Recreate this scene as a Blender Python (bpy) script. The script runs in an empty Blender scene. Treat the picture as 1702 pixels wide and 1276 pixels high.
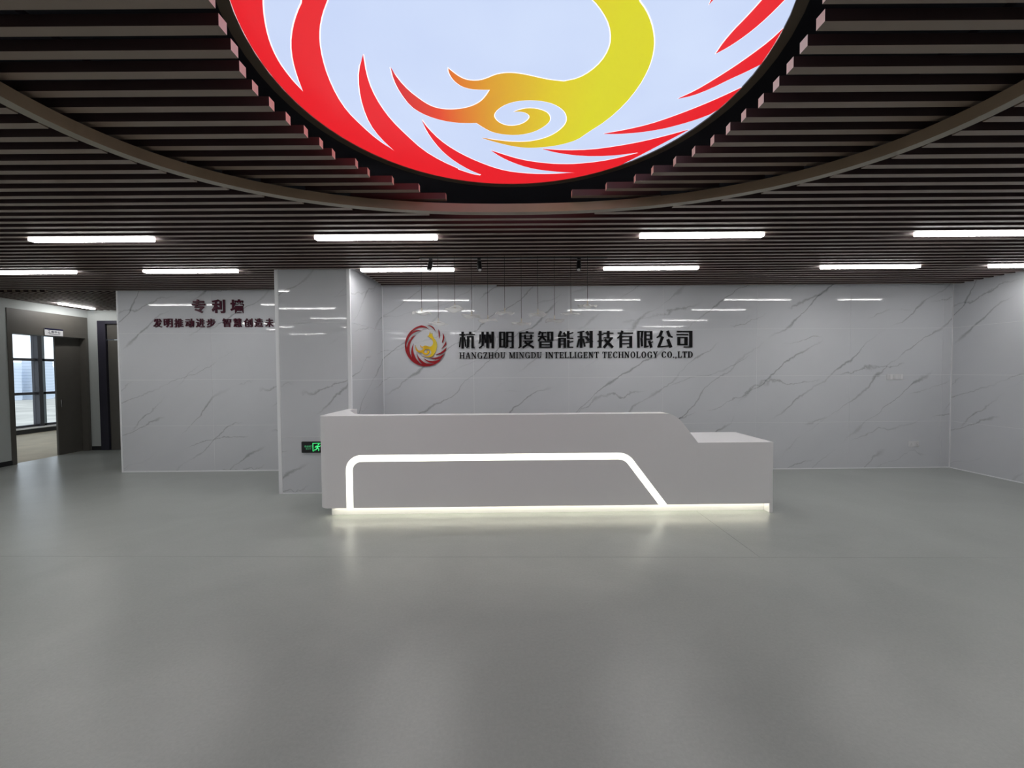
import bpy, bmesh, math, random
from mathutils import Vector, Matrix
from mathutils.geometry import tessellate_polygon
random.seed(7)
S = bpy.context.scene
COL = S.collection
# ------------------------------------------------------------------ camera
PITCH, YAW, ROLL, F, CAMH = .0286, .0144, -.0066, 690.0, 1.5855
cy, sy = math.cos(YAW), math.sin(YAW)
_r = Vector((cy, -sy, 0)); _f = Vector((sy, cy, 0)); _u = Vector((0, 0, 1))
fw = _f*math.cos(PITCH) - _u*math.sin(PITCH); up = _f*math.sin(PITCH) + _u*math.cos(PITCH)
rt = _r*math.cos(ROLL) + up*math.sin(ROLL); up = up*math.cos(ROLL) - _r*math.sin(ROLL)
cam = bpy.data.cameras.new('camera'); camo = bpy.data.objects.new('camera', cam); COL.objects.link(camo)
cam.sensor_fit = 'HORIZONTAL'; cam.sensor_width = 36; cam.lens = F/1702*36; cam.clip_start = .05; cam.clip_end = 5000
M = Matrix((rt, up, -fw)).transposed().to_4x4(); M.translation = Vector((0, 0, CAMH)); camo.matrix_world = M
S.camera = camo
# ------------------------------------------------------------------ world, exposure
w = bpy.data.worlds.new('world'); S.world = w; w.use_nodes = True
bg = w.node_tree.nodes['Background']; bg.inputs[0].default_value = (.80, .90, 1, 1); bg.inputs[1].default_value = 1.5
S.view_settings.view_transform = 'Standard'; S.view_settings.look = 'None'
S.view_settings.gamma = 1; S.view_settings.use_curve_mapping = False; S.view_settings.exposure = 0.14
LAMP = 40.0       # radiance of the linear lamps
# ------------------------------------------------------------------ materials
def srgb(r, g, b):
    f = lambda c: (c/255/12.92 if c/255 <= .04045 else ((c/255+.055)/1.055)**2.4)
    return (f(r), f(g), f(b), 1)
def mat(name, col, rough=.5, metal=0, emit=None, estr=0, alpha=1, spec=.5, trans=0, bump=0, bscale=40, vary=0):
    m = bpy.data.materials.new(name); m.use_nodes = True; nt = m.node_tree; p = nt.nodes['Principled BSDF']
    p.inputs['Base Color'].default_value = (*col[:3], 1); p.inputs['Roughness'].default_value = rough
    p.inputs['Metallic'].default_value = metal; p.inputs['Specular IOR Level'].default_value = spec
    p.inputs['Alpha'].default_value = alpha; p.inputs['Transmission Weight'].default_value = trans
    if emit: p.inputs['Emission Color'].default_value = (*emit[:3], 1); p.inputs['Emission Strength'].default_value = estr
    if bump or vary:
        tc = nt.nodes.new('ShaderNodeTexCoord'); n = nt.nodes.new('ShaderNodeTexNoise'); n.inputs['Scale'].default_value = bscale
        n.inputs['Detail'].default_value = 4; nt.links.new(tc.outputs['Object'], n.inputs['Vector'])
        if bump:
            b = nt.nodes.new('ShaderNodeBump'); b.inputs['Strength'].default_value = bump; b.inputs['Distance'].default_value = .01
            nt.links.new(n.outputs[0], b.inputs['Height']); nt.links.new(b.outputs[0], p.inputs['Normal'])
        if vary:
            mx = nt.nodes.new('ShaderNodeMix'); mx.data_type = 'RGBA'
            mx.inputs[6].default_value = (*[c*(1-vary) for c in col[:3]], 1); mx.inputs[7].default_value = (*[min(1, c*(1+vary)) for c in col[:3]], 1)
            nt.links.new(n.outputs[0], mx.inputs[0]); nt.links.new(mx.outputs[2], p.inputs['Base Color'])
    return m
def N(nt, t, **kw):
    n = nt.nodes.new(t)
    for k, v in kw.items(): setattr(n, k, v)
    return n
def math_(nt, op, a, b=None, clamp=False):
    n = N(nt, 'ShaderNodeMath', operation=op); n.use_clamp = clamp
    for i, v in enumerate((a, b)):
        if v is None: continue
        if isinstance(v, (int, float)): n.inputs[i].default_value = v
        else: nt.links.new(v, n.inputs[i])
    return n.outputs[0]
def marble(name, ux, uy):
    """glazed tile: pale grey with grey veins rising to the right"""
    m = bpy.data.materials.new(name); m.use_nodes = True; nt = m.node_tree; p = nt.nodes['Principled BSDF']
    g = N(nt, 'ShaderNodeNewGeometry'); sx = N(nt, 'ShaderNodeSeparateXYZ'); nt.links.new(g.outputs['Position'], sx.inputs[0])
    oi = N(nt, 'ShaderNodeObjectInfo')
    U = math_(nt, 'ADD', math_(nt, 'MULTIPLY', sx.outputs[0], ux), math_(nt, 'MULTIPLY', sx.outputs[1], uy)); V = sx.outputs[2]
    a = math.radians(37); ca, sa = math.cos(a), math.sin(a)
    A = math_(nt, 'ADD', math_(nt, 'MULTIPLY', U, ca), math_(nt, 'MULTIPLY', V, sa))
    B = math_(nt, 'ADD', math_(nt, 'MULTIPLY', U, -sa), math_(nt, 'MULTIPLY', V, ca))
    rnd = math_(nt, 'MULTIPLY', oi.outputs['Random'], 0.0)
    def noise(ka, kb, off, det, sc=1, dist=0, rough=.5):
        c = N(nt, 'ShaderNodeCombineXYZ'); nt.links.new(math_(nt, 'MULTIPLY', A, ka), c.inputs[0]); nt.links.new(math_(nt, 'MULTIPLY', B, kb), c.inputs[1])
        nt.links.new(math_(nt, 'ADD', rnd, off), c.inputs[2])
        n = N(nt, 'ShaderNodeTexNoise'); n.inputs['Scale'].default_value = sc; n.inputs['Detail'].default_value = det
        n.inputs['Distortion'].default_value = dist; n.inputs['Roughness'].default_value = rough; nt.links.new(c.outputs[0], n.inputs['Vector'])
        return n.outputs[0]
    def ridge(n, wdt):
        d = math_(nt, 'ABSOLUTE', math_(nt, 'SUBTRACT', n, .5)); return math_(nt, 'SUBTRACT', 1, math_(nt, 'DIVIDE', d, wdt), True)
    def lines(per, ph, amp, off, wmin, wmax, tilt=0.0):
        # long wandering veins: evenly spaced courses pushed about by noise
        t = math_(nt, 'ADD', math_(nt, 'DIVIDE', math_(nt, 'ADD', B, math_(nt, 'MULTIPLY', A, tilt)), per), ph)
        t = math_(nt, 'ADD', t, math_(nt, 'MULTIPLY', math_(nt, 'SUBTRACT', noise(.55, .7, off, 2), .5), amp))
        t = math_(nt, 'ADD', t, math_(nt, 'MULTIPLY', math_(nt, 'SUBTRACT', noise(3.2, 2.2, off+3, 5, 1, .2, .6), .5), amp*.22))
        d = math_(nt, 'ABSOLUTE', math_(nt, 'SUBTRACT', math_(nt, 'FRACT', t), .5))
        wv = math_(nt, 'ADD', wmin, math_(nt, 'MULTIPLY', math_(nt, 'POWER', math_(nt, 'MULTIPLY', noise(2.6, 2.0, off+7, 2), 1.25), 5), wmax))
        return math_(nt, 'SUBTRACT', 1, math_(nt, 'DIVIDE', d, wv), True)
    def patch(ka, kb, off, lo, k): return math_(nt, 'MULTIPLY', math_(nt, 'SUBTRACT', noise(ka, kb, off, 1), lo), k, True)
    v1 = math_(nt, 'MULTIPLY', lines(.50, .2, 1.5, 1.0, .015, .14), patch(1.0, 1.5, 4.4, .40, 5.0))
    v2 = math_(nt, 'MULTIPLY', lines(.62, .6, 1.8, 21.0, .012, .08, .38), patch(1.3, 1.6, 31.0, .46, 6.0))
    v = math_(nt, 'ADD', math_(nt, 'MULTIPLY', v1, .70), math_(nt, 'MULTIPLY', v2, .55), True)
    cloud = noise(1.2, 2.0, 25.0, 4)
    base = N(nt, 'ShaderNodeMix', data_type='RGBA'); base.inputs[6].default_value = (.60, .615, .65, 1); base.inputs[7].default_value = (.67, .68, .715, 1)
    nt.links.new(cloud, base.inputs[0])
    mx = N(nt, 'ShaderNodeMix', data_type='RGBA'); nt.links.new(base.outputs[2], mx.inputs[6]); mx.inputs[7].default_value = (.22, .23, .245, 1)
    nt.links.new(v, mx.inputs[0]); nt.links.new(mx.outputs[2], p.inputs['Base Color'])
    p.inputs['Roughness'].default_value = .03; p.inputs['Specular IOR Level'].default_value = .36
    n2 = N(nt, 'ShaderNodeTexNoise'); n2.inputs['Scale'].default_value = 9; nt.links.new(g.outputs['Position'], n2.inputs['Vector'])
    b = N(nt, 'ShaderNodeBump'); b.inputs['Strength'].default_value = .018; b.inputs['Distance'].default_value = .01
    nt.links.new(n2.outputs[0], b.inputs['Height']); nt.links.new(b.outputs[0], p.inputs['Normal'])
    return m
MARB = marble('marble_tile_glaze', 1, 1); MARBR = marble('marble_tile_glaze_turned', 1, -1)
GROUT = mat('tile_joint', (.86, .87, .88), .6)
WHITE_TRIM = mat('white_trim', (.86, .87, .9), .35)
PAINT = mat('wall_paint', (.50, .53, .52), .8, bump=.05, bscale=120)
DARKBASE = mat('dark_baseboard', (.018, .019, .022), .4)
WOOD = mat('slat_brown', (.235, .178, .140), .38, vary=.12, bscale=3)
BANDU = mat('band_underside', (.29, .255, .20), .4)
BAND = mat('band_brown', (.34, .25, .17), .35, vary=.35, bscale=2.2)
WOODS = mat('slat_side_dark', (.060, .036, .036), .45)  # slat sides coloured darker to put shade into the gaps
VOID = mat('plenum_paint', (.012, .012, .02), .9)
SOLID = mat('white_solid_surface', (.92, .91, .93), .3)
BLACK = mat('black_metal', (.012, .012, .014), .4)
LETTER = mat('black_letter', (.004, .004, .005), .35, spec=.12)
MAROON = mat('maroon_letter', (.06, .003, .017), .35, spec=.2)
DOORM = mat('door_laminate', (.115, .108, .095), .5, vary=.1, bscale=8)
DOORDK = mat('door_frame_dark', (.030, .028, .045), .45)
WINFR = mat('window_frame_dark', (.035, .035, .045), .45)
PLASTIC = mat('white_plastic', (.78, .78, .80), .3)
LAMPM = mat('lamp_diffuser', (.9, .9, .9), .4, emit=(1, .985, .97), estr=LAMP)
LAMPS = mat('lamp_diffuser_side', (.9, .9, .9), .4, emit=(1, .985, .97), estr=8.0)
HOUS = mat('lamp_housing', (.7, .7, .7), .4)
STRIP = mat('led_strip_warm', (.9, .9, .85), .4, emit=(1, .99, .84), estr=1.9)
KICKLED = mat('led_strip_low', (.9, .9, .85), .4, emit=(1, .96, .76), estr=6)
# floor: polished grey cement
def floor_mat():
    m = bpy.data.materials.new('polished_grey_floor'); m.use_nodes = True; nt = m.node_tree; p = nt.nodes['Principled BSDF']
    g = N(nt, 'ShaderNodeNewGeometry')
    def noise(sc, det, rough=.5, dist=0):
        n = N(nt, 'ShaderNodeTexNoise'); n.inputs['Scale'].default_value = sc; n.inputs['Detail'].default_value = det
        n.inputs['Roughness'].default_value = rough; n.inputs['Distortion'].default_value = dist; nt.links.new(g.outputs['Position'], n.inputs['Vector']); return n.outputs[0]
    fine = noise(55, 5, .7); big = noise(.9, 3, .55, .6); mid = noise(6, 4)
    c = math_(nt, 'ADD', math_(nt, 'MULTIPLY', fine, .42), math_(nt, 'ADD', math_(nt, 'MULTIPLY', big, .50), math_(nt, 'MULTIPLY', mid, .08)))
    r = N(nt, 'ShaderNodeValToRGB'); nt.links.new(c, r.inputs[0])
    r.color_ramp.elements[0].position = .32; r.color_ramp.elements[0].color = (.315, .336, .322, 1)
    r.color_ramp.elements[1].position = .70; r.color_ramp.elements[1].color = (.425, .45, .43, 1)
    # faint light scuffs
    sc = math_(nt, 'SUBTRACT', 1, math_(nt, 'DIVIDE', math_(nt, 'ABSOLUTE', math_(nt, 'SUBTRACT', noise(1.3, 8, .7, .5), .5)), .006), True)
    sc = math_(nt, 'MULTIPLY', sc, math_(nt, 'MULTIPLY', math_(nt, 'SUBTRACT', noise(.8, 1), .55), 3.0, True))
    mx = N(nt, 'ShaderNodeMix', data_type='RGBA'); nt.links.new(math_(nt, 'MULTIPLY', sc, .35), mx.inputs[0]); nt.links.new(r.outputs[0], mx.inputs[6]); mx.inputs[7].default_value = (.5, .5, .46, 1)
    nt.links.new(mx.outputs[2], p.inputs['Base Color'])
    nt.links.new(math_(nt, 'ADD', .285, math_(nt, 'MULTIPLY', mid, .03)), p.inputs['Roughness'])
    b = N(nt, 'ShaderNodeBump'); b.inputs['Strength'].default_value = .25; b.inputs['Distance'].default_value = .006
    nt.links.new(math_(nt, 'ADD', math_(nt, 'MULTIPLY', fine, .35), mid), b.inputs['Height']); nt.links.new(b.outputs[0], p.inputs['Normal'])
    return m
FLOOR = floor_mat()
# ------------------------------------------------------------------ mesh helpers
def link(name, me, m, parent=None):
    o = bpy.data.objects.new(name, me); COL.objects.link(o)
    if m is not None and not me.materials: me.materials.append(m)
    if parent: o.parent = parent
    return o
def mesh(vs, fs, name='mesh'):
    me = bpy.data.meshes.new(name); me.from_pydata([tuple(v) for v in vs], [], fs); me.update(); return me
class MB:
    def __init__(s): s.v = []; s.f = []
    def add(s, vs, fs):
        n = len(s.v); s.v += [tuple(v) for v in vs]; s.f += [tuple(i+n for i in f) for f in fs]; return s
    def box(s, x0, x1, y0, y1, z0, z1):
        vs = [(x, y, z) for z in (z0, z1) for y in (y0, y1) for x in (x0, x1)]
        return s.add(vs, [(0, 2, 3, 1), (4, 5, 7, 6), (0, 1, 5, 4), (2, 6, 7, 3), (0, 4, 6, 2), (1, 3, 7, 5)])
    def prism(s, poly, h0, h1, fn):
        """poly: 2D outline; fn(a,b,h)->3D point; closed prism between h0 and h1"""
        ar = sum(poly[i-1][0]*poly[i][1]-poly[i][0]*poly[i-1][1] for i in range(len(poly)))
        if ar < 0: poly = poly[::-1]
        n = len(poly); tri = tessellate_polygon([[Vector((a, b, 0)) for a, b in poly]])
        vs = [fn(a, b, h0) for a, b in poly]+[fn(a, b, h1) for a, b in poly]
        fs = []
        for t in tri:
            a = [Vector((*poly[i], 0)) for i in t]
            if (a[1]-a[0]).cross(a[2]-a[0]).z < 0: t = t[::-1]
            fs.append(tuple(i+n for i in t)); fs.append(tuple(reversed(t)))
        for i in range(n): j = (i+1) % n; fs.append((i, j, j+n, i+n))
        return s.add(vs, fs)
    def tube(s, pts, r, n=8):
        rings = []
        for i, p in enumerate(pts):
            p = Vector(p); d = (Vector(pts[min(i+1, len(pts)-1)])-Vector(pts[max(i-1, 0)])).normalized()
            a = d.orthogonal().normalized(); b = d.cross(a); rr = r[i] if isinstance(r, (list, tuple)) else r
            rings.append([p+a*rr*math.cos(t*2*math.pi/n)+b*rr*math.sin(t*2*math.pi/n) for t in range(n)])
        vs = [v for q in rings for v in q]; fs = []
        for i in range(len(rings)-1):
            for k in range(n): fs.append((i*n+k, i*n+(k+1) % n, (i+1)*n+(k+1) % n, (i+1)*n+k))
        fs.append(tuple(reversed(range(n)))); fs.append(tuple(range(len(vs)-n, len(vs)))); return s.add(vs, fs)
    def build(s, name, m, parent=None, bevel=0, smooth=False):
        me = mesh(s.v, s.f, name); bm = bmesh.new(); bm.from_mesh(me)
        bmesh.ops.recalc_face_normals(bm, faces=bm.faces)
        if bevel: bmesh.ops.bevel(bm, geom=list(bm.edges), offset=bevel, segments=2, affect='EDGES', clamp_overlap=True)
        bm.to_mesh(me); bm.free()
        if smooth:
            for p in me.polygons: p.use_smooth = True
        return link(name, me, m, parent)
def bx(name, m, x0, x1, y0, y1, z0, z1, parent=None, bevel=0): return MB().box(x0, x1, y0, y1, z0, z1).build(name, m, parent, bevel)
def struct(o): o['kind'] = 'structure'; return o
def thing(name, label, cat, loc=(0, 0, 0), group=None, rz=0):
    o = bpy.data.objects.new(name, None); COL.objects.link(o); o.location = loc; o.rotation_euler[2] = rz
    o.empty_display_size = .1; return tag(o, label, cat, group)
def tag(o, label, cat, group=None):
    o['label'] = label; o['category'] = cat
    if group: o['group'] = group
    return o
# ------------------------------------------------------------------ room dimensions
HC = 2.927; XR = 7.14; YB = 6.558; XL = -8.738; YP = 6.794; YF = 8.839; YN = -6.0
XC0, XC1, YC = -2.995, -2.031, 5.473     # pillar
TH = .012
ZT = 3.55                                # plenum
TZ = [0, .752, 1.497, 2.246, HC+.04]
# floor: bed with three sheets over it
fl = struct(bx('floor', mat('floor_bed', (.10, .10, .095), .8), -13.2, XR+.3, YN-.2, 16, -.3, -.004))
XS, YS0 = 2.147, 3.50
g = .0012
def sheet(poly):
    return MB().prism(poly, -.004, 0, lambda a, b, h: (a, b, h)).build('floor_sheet', FLOOR, fl)
s0 = lambda x: 3.52-.0325*x               # seam across the room
sheet([(XL-.1, YN), (XR, YN), (XR, s0(XR)-g), (XL-.1, s0(XL-.1)-g)])
sheet([(XL-.1, s0(XL-.1)+g), (XS-g, s0(XS)+g), (XS-g, YF), (XL-.1, YF)])
sheet([(XS+g, s0(XS)+g), (XR, s0(XR)+g), (XR, YF), (XS+g, YF)])
# ------------------------------------------------------------------ tiled walls
def tiles(parent, o, d, us, m, zs=TZ):
    """tiles on the vertical plane through o along unit d; outward normal = (d.y,-d.x)"""
    d = Vector(d).normalized(); nrm = Vector((d.y, -d.x)); ang = math.atan2(d.y, d.x)
    for i in range(len(us)-1):
        for k in range(len(zs)-1):
            wd = us[i+1]-us[i]-.003; hh = zs[k+1]-zs[k]-.003
            me = MB().box(-wd/2, wd/2, 0, TH, -hh/2, hh/2)
            t = me.build('tile', m, parent, .0012)
            c = Vector(o)+d*((us[i]+us[i+1])/2)
            t.location = (c.x, c.y, (zs[k]+zs[k+1])/2)
            t.rotation_euler = (random.uniform(-.0011, .0011), 0, ang+random.uniform(-.0012, .0012))
wb = struct(bx('wall_back', GROUT, -1.92, XR+.3, YB+.0025, YB+.25, 0, ZT))
jx = [-1.927]+[-.507+1.5*k for k in range(0, 6)]+[XR-.002]
tiles(wb, (0, YB), (1, 0), jx, MARB)
wr = struct(bx('wall_right', GROUT, XR+.0025, XR+.25, YN, YB, 0, ZT))
tiles(wr, (XR, YB), (0, -1), [.014, 1.45, 2.95, 4.45, 5.95, 7.45], MARBR)
MB().box(XR, XR+TH, YN, YB-7.46, 0, HC+.04).build('painted_lining', PAINT, wr)
# wall_right tiles need normal -x: d=(0,-1) gives normal (-1,0)
wp = struct(bx('wall_left_panel', GROUT, -6.247+.001, XC0+.3, YP+.0025, YP+.22, 0, ZT))
tiles(wp, (0, YP), (1, 0), [-6.225, -4.755, -3.255, XC0+.2], MARB)
bx('edge_trim', WHITE_TRIM, -6.25, -6.227, YP-.006, YP+.2, 0, HC+.02, wp, .002)
bx('base_trim', WHITE_TRIM, -6.22, XC0, YP-.006, YP, 0, .018, wp)
pil = struct(MB().prism([(XC0+.003, YC+.0025), (XC1-.0025, YC+.0025), (-1.927+.016, YB+.2), (XC0+.003, YB+.2)], 0, ZT, lambda a, b, h: (a, b, h)).build('wall_pillar', GROUT))
tiles(pil, (0, YC), (1, 0), [XC0+.042, XC1-.040], MARB)
sd = Vector((-1.927-XC1, YB-YC)); sl = sd.length
tiles(pil, (XC1, YC), sd, [.03, sl-.012], MARB)
tiles(pil, (XC0, YB+.2), (0, -1), [0, YB+.2-YC-.03], MARB)
bx('corner_trim', WHITE_TRIM, XC0-.004, XC0+.040, YC-.008, YC+.03, 0, HC+.02, pil, .003)
bx('corner_trim', WHITE_TRIM, XC1-.038, XC1+.006, YC-.008, YC+.03, 0, HC+.02, pil, .003)
bx('base_trim', WHITE_TRIM, XC0+.04, XC1-.04, YC-.006, YC, 0, .016, pil)
t = struct(bx('trim_1', WHITE_TRIM, -1.93, XR, YB-.007, YB, 0, .014)); t = struct(bx('trim_2', WHITE_TRIM, XR-.007, XR, -1, YB-.007, 0, .014))
struct(bx('trim_3', WHITE_TRIM, XR-.010, XR-.001, YB-.010, YB-.001, .014, HC+.03)); struct(bx('trim_4', WHITE_TRIM, -1.927, -1.917, YB-.009, YB-.001, .014, HC+.03))
# near wall behind the camera, left wall with door opening, corridor end wall
struct(bx('wall_near', PAINT, XL-.2, XR+.25, YN-.2, YN, 0, ZT))
DY0, DY1, DZ = 7.42, 8.828, 2.775
struct(MB().box(XL-.2, XL, YN, DY0, 0, ZT).box(XL-.2, XL, DY0, YF, DZ, ZT).build('wall_left', PAINT))
struct(MB().box(XL-.2, -8.53, YF, YF+.2, 0, ZT).box(-8.53, -7.35, YF, YF+.2, 2.715, ZT).box(-7.35, -2.6, YF, YF+.2, 0, ZT).build('wall_corridor_end', PAINT))
struct(bx('wall_corridor_side', PAINT, -2.79, -2.6, YB+.2, YF, 0, ZT))
struct(bx('baseboard_left', DARKBASE, XL, XL+.012, YN, DY0, 0, .085)); struct(bx('baseboard_corridor', DARKBASE, XL+.012, -8.53, YF-.012, YF, 0, .085))
# ------------------------------------------------------------------ ceiling
ceil = struct(bx('ceiling', VOID, XL-.2, XR+.25, YN-.2, YF+.2, ZT, ZT+.1))
TH0 = -.0150       # the slats run a touch off the wall's line
PIT = .1287
RX, RY, RC = 2.515, 1.54, (.06, 2.015)
def ring_pt(a, dr=0):
    n = 2.25; c, s_ = math.cos(a), math.sin(a)
    x = RC[0]+(RX+dr)*math.copysign(abs(c)**(2/n), c); y = RC[1]+(RY+dr)*math.copysign(abs(s_)**(2/n), s_)
    return x, y+TH0*x
def ring_x(yc, dr=0):
    v = abs(yc-RC[1])/(RY+dr)
    if v >= 1: return None
    h = (RX+dr)*(1-v**2.25)**(1/2.25); return RC[0]-h, RC[0]+h
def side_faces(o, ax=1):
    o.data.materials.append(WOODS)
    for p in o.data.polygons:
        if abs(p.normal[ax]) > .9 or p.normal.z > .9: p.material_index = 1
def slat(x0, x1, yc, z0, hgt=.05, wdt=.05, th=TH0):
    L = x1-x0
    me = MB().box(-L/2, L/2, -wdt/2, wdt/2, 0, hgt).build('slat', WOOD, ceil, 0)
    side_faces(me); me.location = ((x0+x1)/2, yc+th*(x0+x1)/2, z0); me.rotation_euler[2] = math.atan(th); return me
Y0 = 4.14+PIT/2
for k in range(-78, 22):
    yc = Y0+PIT*k
    xa, xb = XL+.005, XR-.005
    e = .035
    if yc+TH0*xb > YB-e: # past the back wall on the right
        if yc+TH0*xb+e > YB: pass
    segs = [(xa, xb)]
    r = ring_x(yc, .045)
    if r: segs = [(xa, r[0]), (r[1], xb)]
    out = []
    for a, b in segs:
        # stop at the back wall / the pillar / the left panel
        def cut(a, b, lo, hi, ylim):
            res = []
            if b <= lo or a >= hi: return [(a, b)]
            if a < lo: res.append((a, lo))
            l2, h2 = max(a, lo), min(b, hi)
            # along l2..h2 slat is free only where yc+TH0*x+e < ylim
            x_need = (yc+e-ylim)/(-TH0)
            if x_need < h2: res.append((max(l2, x_need), h2))
            if b > hi: res.append((hi, b))
            return res
        parts = [(a, b)]
        for lo, hi, yl in ((-1.90, 99, YB), (XC0-.01, -1.90, YC-.01), (-99, XC0-.01, YP-.0)):
            parts = [q for p in parts for q in cut(*p, lo, hi, yl)]
        # join touching pieces
        parts.sort(); mg = []
        for p in parts:
            if mg and abs(mg[-1][1]-p[0]) < 1e-6: mg[-1] = (mg[-1][0], p[1])
            else: mg.append(p)
        out += [p for p in mg if p[1]-p[0] > .08]
    for a, b in out: slat(a, b, yc, HC)
# upper slats inside the oval, stopping in steps round the round light
LT = [(1.76, -1.17), (1.889, -1.205), (2.018, -1.25), (2.147, -1.268), (2.276, -1.256), (2.405, -1.235), (2.534, -1.195), (2.663, -1.16), (2.792, -1.135), (2.921, -1.028), (3.05, -.987), (3.179, -.846), (3.308, -.673), (3.445, -.487)]
RT = {0: 1.32, 1: 1.342, 2: 1.369, 3: 1.386, 4: 1.388, 5: 1.368, 6: 1.348, 7: 1.317, 8: 1.256, 9: 1.183, 10: 1.073, 11: .986, 12: .80, 13: .549}
ZI = HC+.09
LIT_END = mat('slat_end_lit', (.95, .80, .68), .4)  # pale warm slat ends paint in the glow from the round light
def light_end(o, side):
    me = o.data; me.materials.append(LIT_END)
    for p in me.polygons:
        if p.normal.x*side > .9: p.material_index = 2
for k in range(-12, 14):
    yc = 1.772+PIT*k
    r = ring_x(yc, -.002) or (-.9, 1.0)
    if k >= 0: l, rr = LT[k][1], RT[k]
    else:
        kk = -k; rad = 1.33**2-(yc-2.24)**2; h = math.sqrt(rad) if rad > 0 else .3; l, rr = .06-h, .06+h
    yl = yc-.02 if k < 13 else yc+.03
    if k == 13: r = (-1.15, 1.15)
    light_end(slat(r[0]-.12, l, yc if k < 13 else yc+.045, ZI), 1); light_end(slat(rr, r[1]+.12, yc, ZI), -1)
# short slats running down the corridor
for i in range(29):
    x = XL+.06+i*PIT
    if x > -6.3 and False: break
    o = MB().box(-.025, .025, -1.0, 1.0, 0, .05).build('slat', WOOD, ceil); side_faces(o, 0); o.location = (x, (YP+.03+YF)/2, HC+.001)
    if x > -6.28: o.scale[1] = .9; o.location[1] = YP+.22+.9
bx('edge_board', VOID, XL, -6.25, YP+.0, YP+.03, HC+.04, HC+.10, ceil)
# oval band, in bent segments
NB = 44
for i in range(NB):
    a0, a1 = 2*math.pi*i/NB, 2*math.pi*(i+1)/NB
    pts = [a0+(a1-a0)*j/4 for j in range(5)]
    poly = [ring_pt(a, .022) for a in pts]+[ring_pt(a, -.042) for a in reversed(pts)]
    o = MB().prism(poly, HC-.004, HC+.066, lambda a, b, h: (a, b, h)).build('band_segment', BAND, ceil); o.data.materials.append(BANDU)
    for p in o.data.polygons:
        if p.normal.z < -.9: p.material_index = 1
# carriers and hangers above the inner slats
for x in (-2.0, 2.1):
    MB().box(x-.015, x+.015, .7, 3.35, ZI+.05, ZI+.08).build('carrier_rail', VOID, ceil)
# ------------------------------------------------------------------ linear lamps
def lamp(x0, x1, yc, label, grp='linear ceiling lamps set between the slats'):
    xm = (x0+x1)/2; L = x1-x0
    t = thing('linear_lamp', label, 'lamp', (xm, yc+TH0*xm, HC), grp, math.atan(TH0))
    MB().box(-L/2, L/2, -.034, .034, -.020, .022).build('diffuser', LAMPS, t, .004)
    MB().box(-L/2+.004, L/2-.004, -.030, .030, -.0225, -.0203).build('lens', LAMPM, t)
    MB().box(-L/2-.002, L/2+.002, -.030, .030, .024, .07).build('housing', HOUS, t)
    return t
R1, R2 = 4.14, 4.14+PIT*10
for a, b, l in ((-4.68, -3.48, 'white linear lamp at far left of the nearer row, above the red wall lettering'),
                (-1.87, -.67, 'white linear lamp of the nearer row, above the tiled pillar'),
                (1.335, 2.545, 'white linear lamp of the nearer row, above the right end of the desk'),
                (4.06, 5.26, 'white linear lamp at the right end of the nearer row')): lamp(a, b, R1, l)
for a, b, l in ((-6.79, -5.59, 'white linear lamp of the farther row, leftmost, cut by the photo edge'),
                (-4.68, -3.48, 'white linear lamp of the farther row, just left of the pillar top'),
                (-1.87, -.665, 'white linear lamp of the farther row, partly behind a black spotlight'),
                (1.28, 2.50, 'white linear lamp of the farther row, right of the pendants'),
                (4.10, 5.36, 'white linear lamp of the farther row, over the switch plate'),
                (6.29, 7.10, 'short white linear lamp against the right tiled wall')): lamp(a, b, R2, l)
for j, yy in enumerate((Y0-PIT/2-PIT*14, Y0-PIT/2-PIT*26, Y0-PIT/2-PIT*40, Y0-PIT/2-PIT*56)):  # unseen lamp rows added to light the room
    for a in ((-7.2, -4.68, 4.1) if j == 0 else (-7.2, -4.68, 4.1) if j == 1 else (-7.2, -4.68, -1.87, 1.3, 4.1)):
        lamp(a, a+1.2, yy, 'unseen white linear ceiling lamp added to light the room, behind or beside the camera')
t = thing('linear_lamp', 'short white linear lamp in the corridor over the open doorway', 'lamp', (-8.33, 8.24, HC), None, math.pi/2)
MB().box(-.33, .33, -.028, .028, -.02, .02).build('diffuser', LAMPM, t, .004); MB().box(-.33, .33, -.025, .025, .022, .05).build('housing', HOUS, t)
# ------------------------------------------------------------------ emblem outlines (unit disc; traced print)
DC, DR, DZc = (.050, 2.295), 1.309, HC+.27
def unp(x, y, z):
    v = fw*F+rt*(x-851)-up*(y-638); k = (z-CAMH)/v.z; return v*k
def uv(x, y):
    p = unp(x, y, DZc); return ((p.x-DC[0])/DR, -(p.y-DC[1])/DR)
q1 = lambda x, y: uv(x/3.402+350, y/3.402)
q2 = lambda x, y: uv(x/3.402+850, y/3.402)
q3 = lambda x, y: uv(700+x/6.5435, 100+y/6.5435)
qw = lambda x, y: ((x-682)/483, -(y-630)/483)
def smooth(pts, it=1):
    """round the outline but keep sharp tips"""
    for _ in range(it):
        out = []; n = len(pts)
        for i in range(n):
            p0, p1, p2 = Vector(pts[i-1]), Vector(pts[i]), Vector(pts[(i+1) % n])
            a, b = (p1-p0), (p2-p1)
            if a.length < 1e-6 or b.length < 1e-6: continue
            if a.angle(b) > .75: out.append(tuple(p1))
            else: out += [tuple(p1*.75+p0*.25), tuple(p1*.75+p2*.25)]
        pts = out
    return pts
arc = [(math.cos(a)*.998, math.sin(a)*.998) for a in [math.radians(d) for d in range(100, 316, 4)]]   # from the top round the left to lower right
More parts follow.
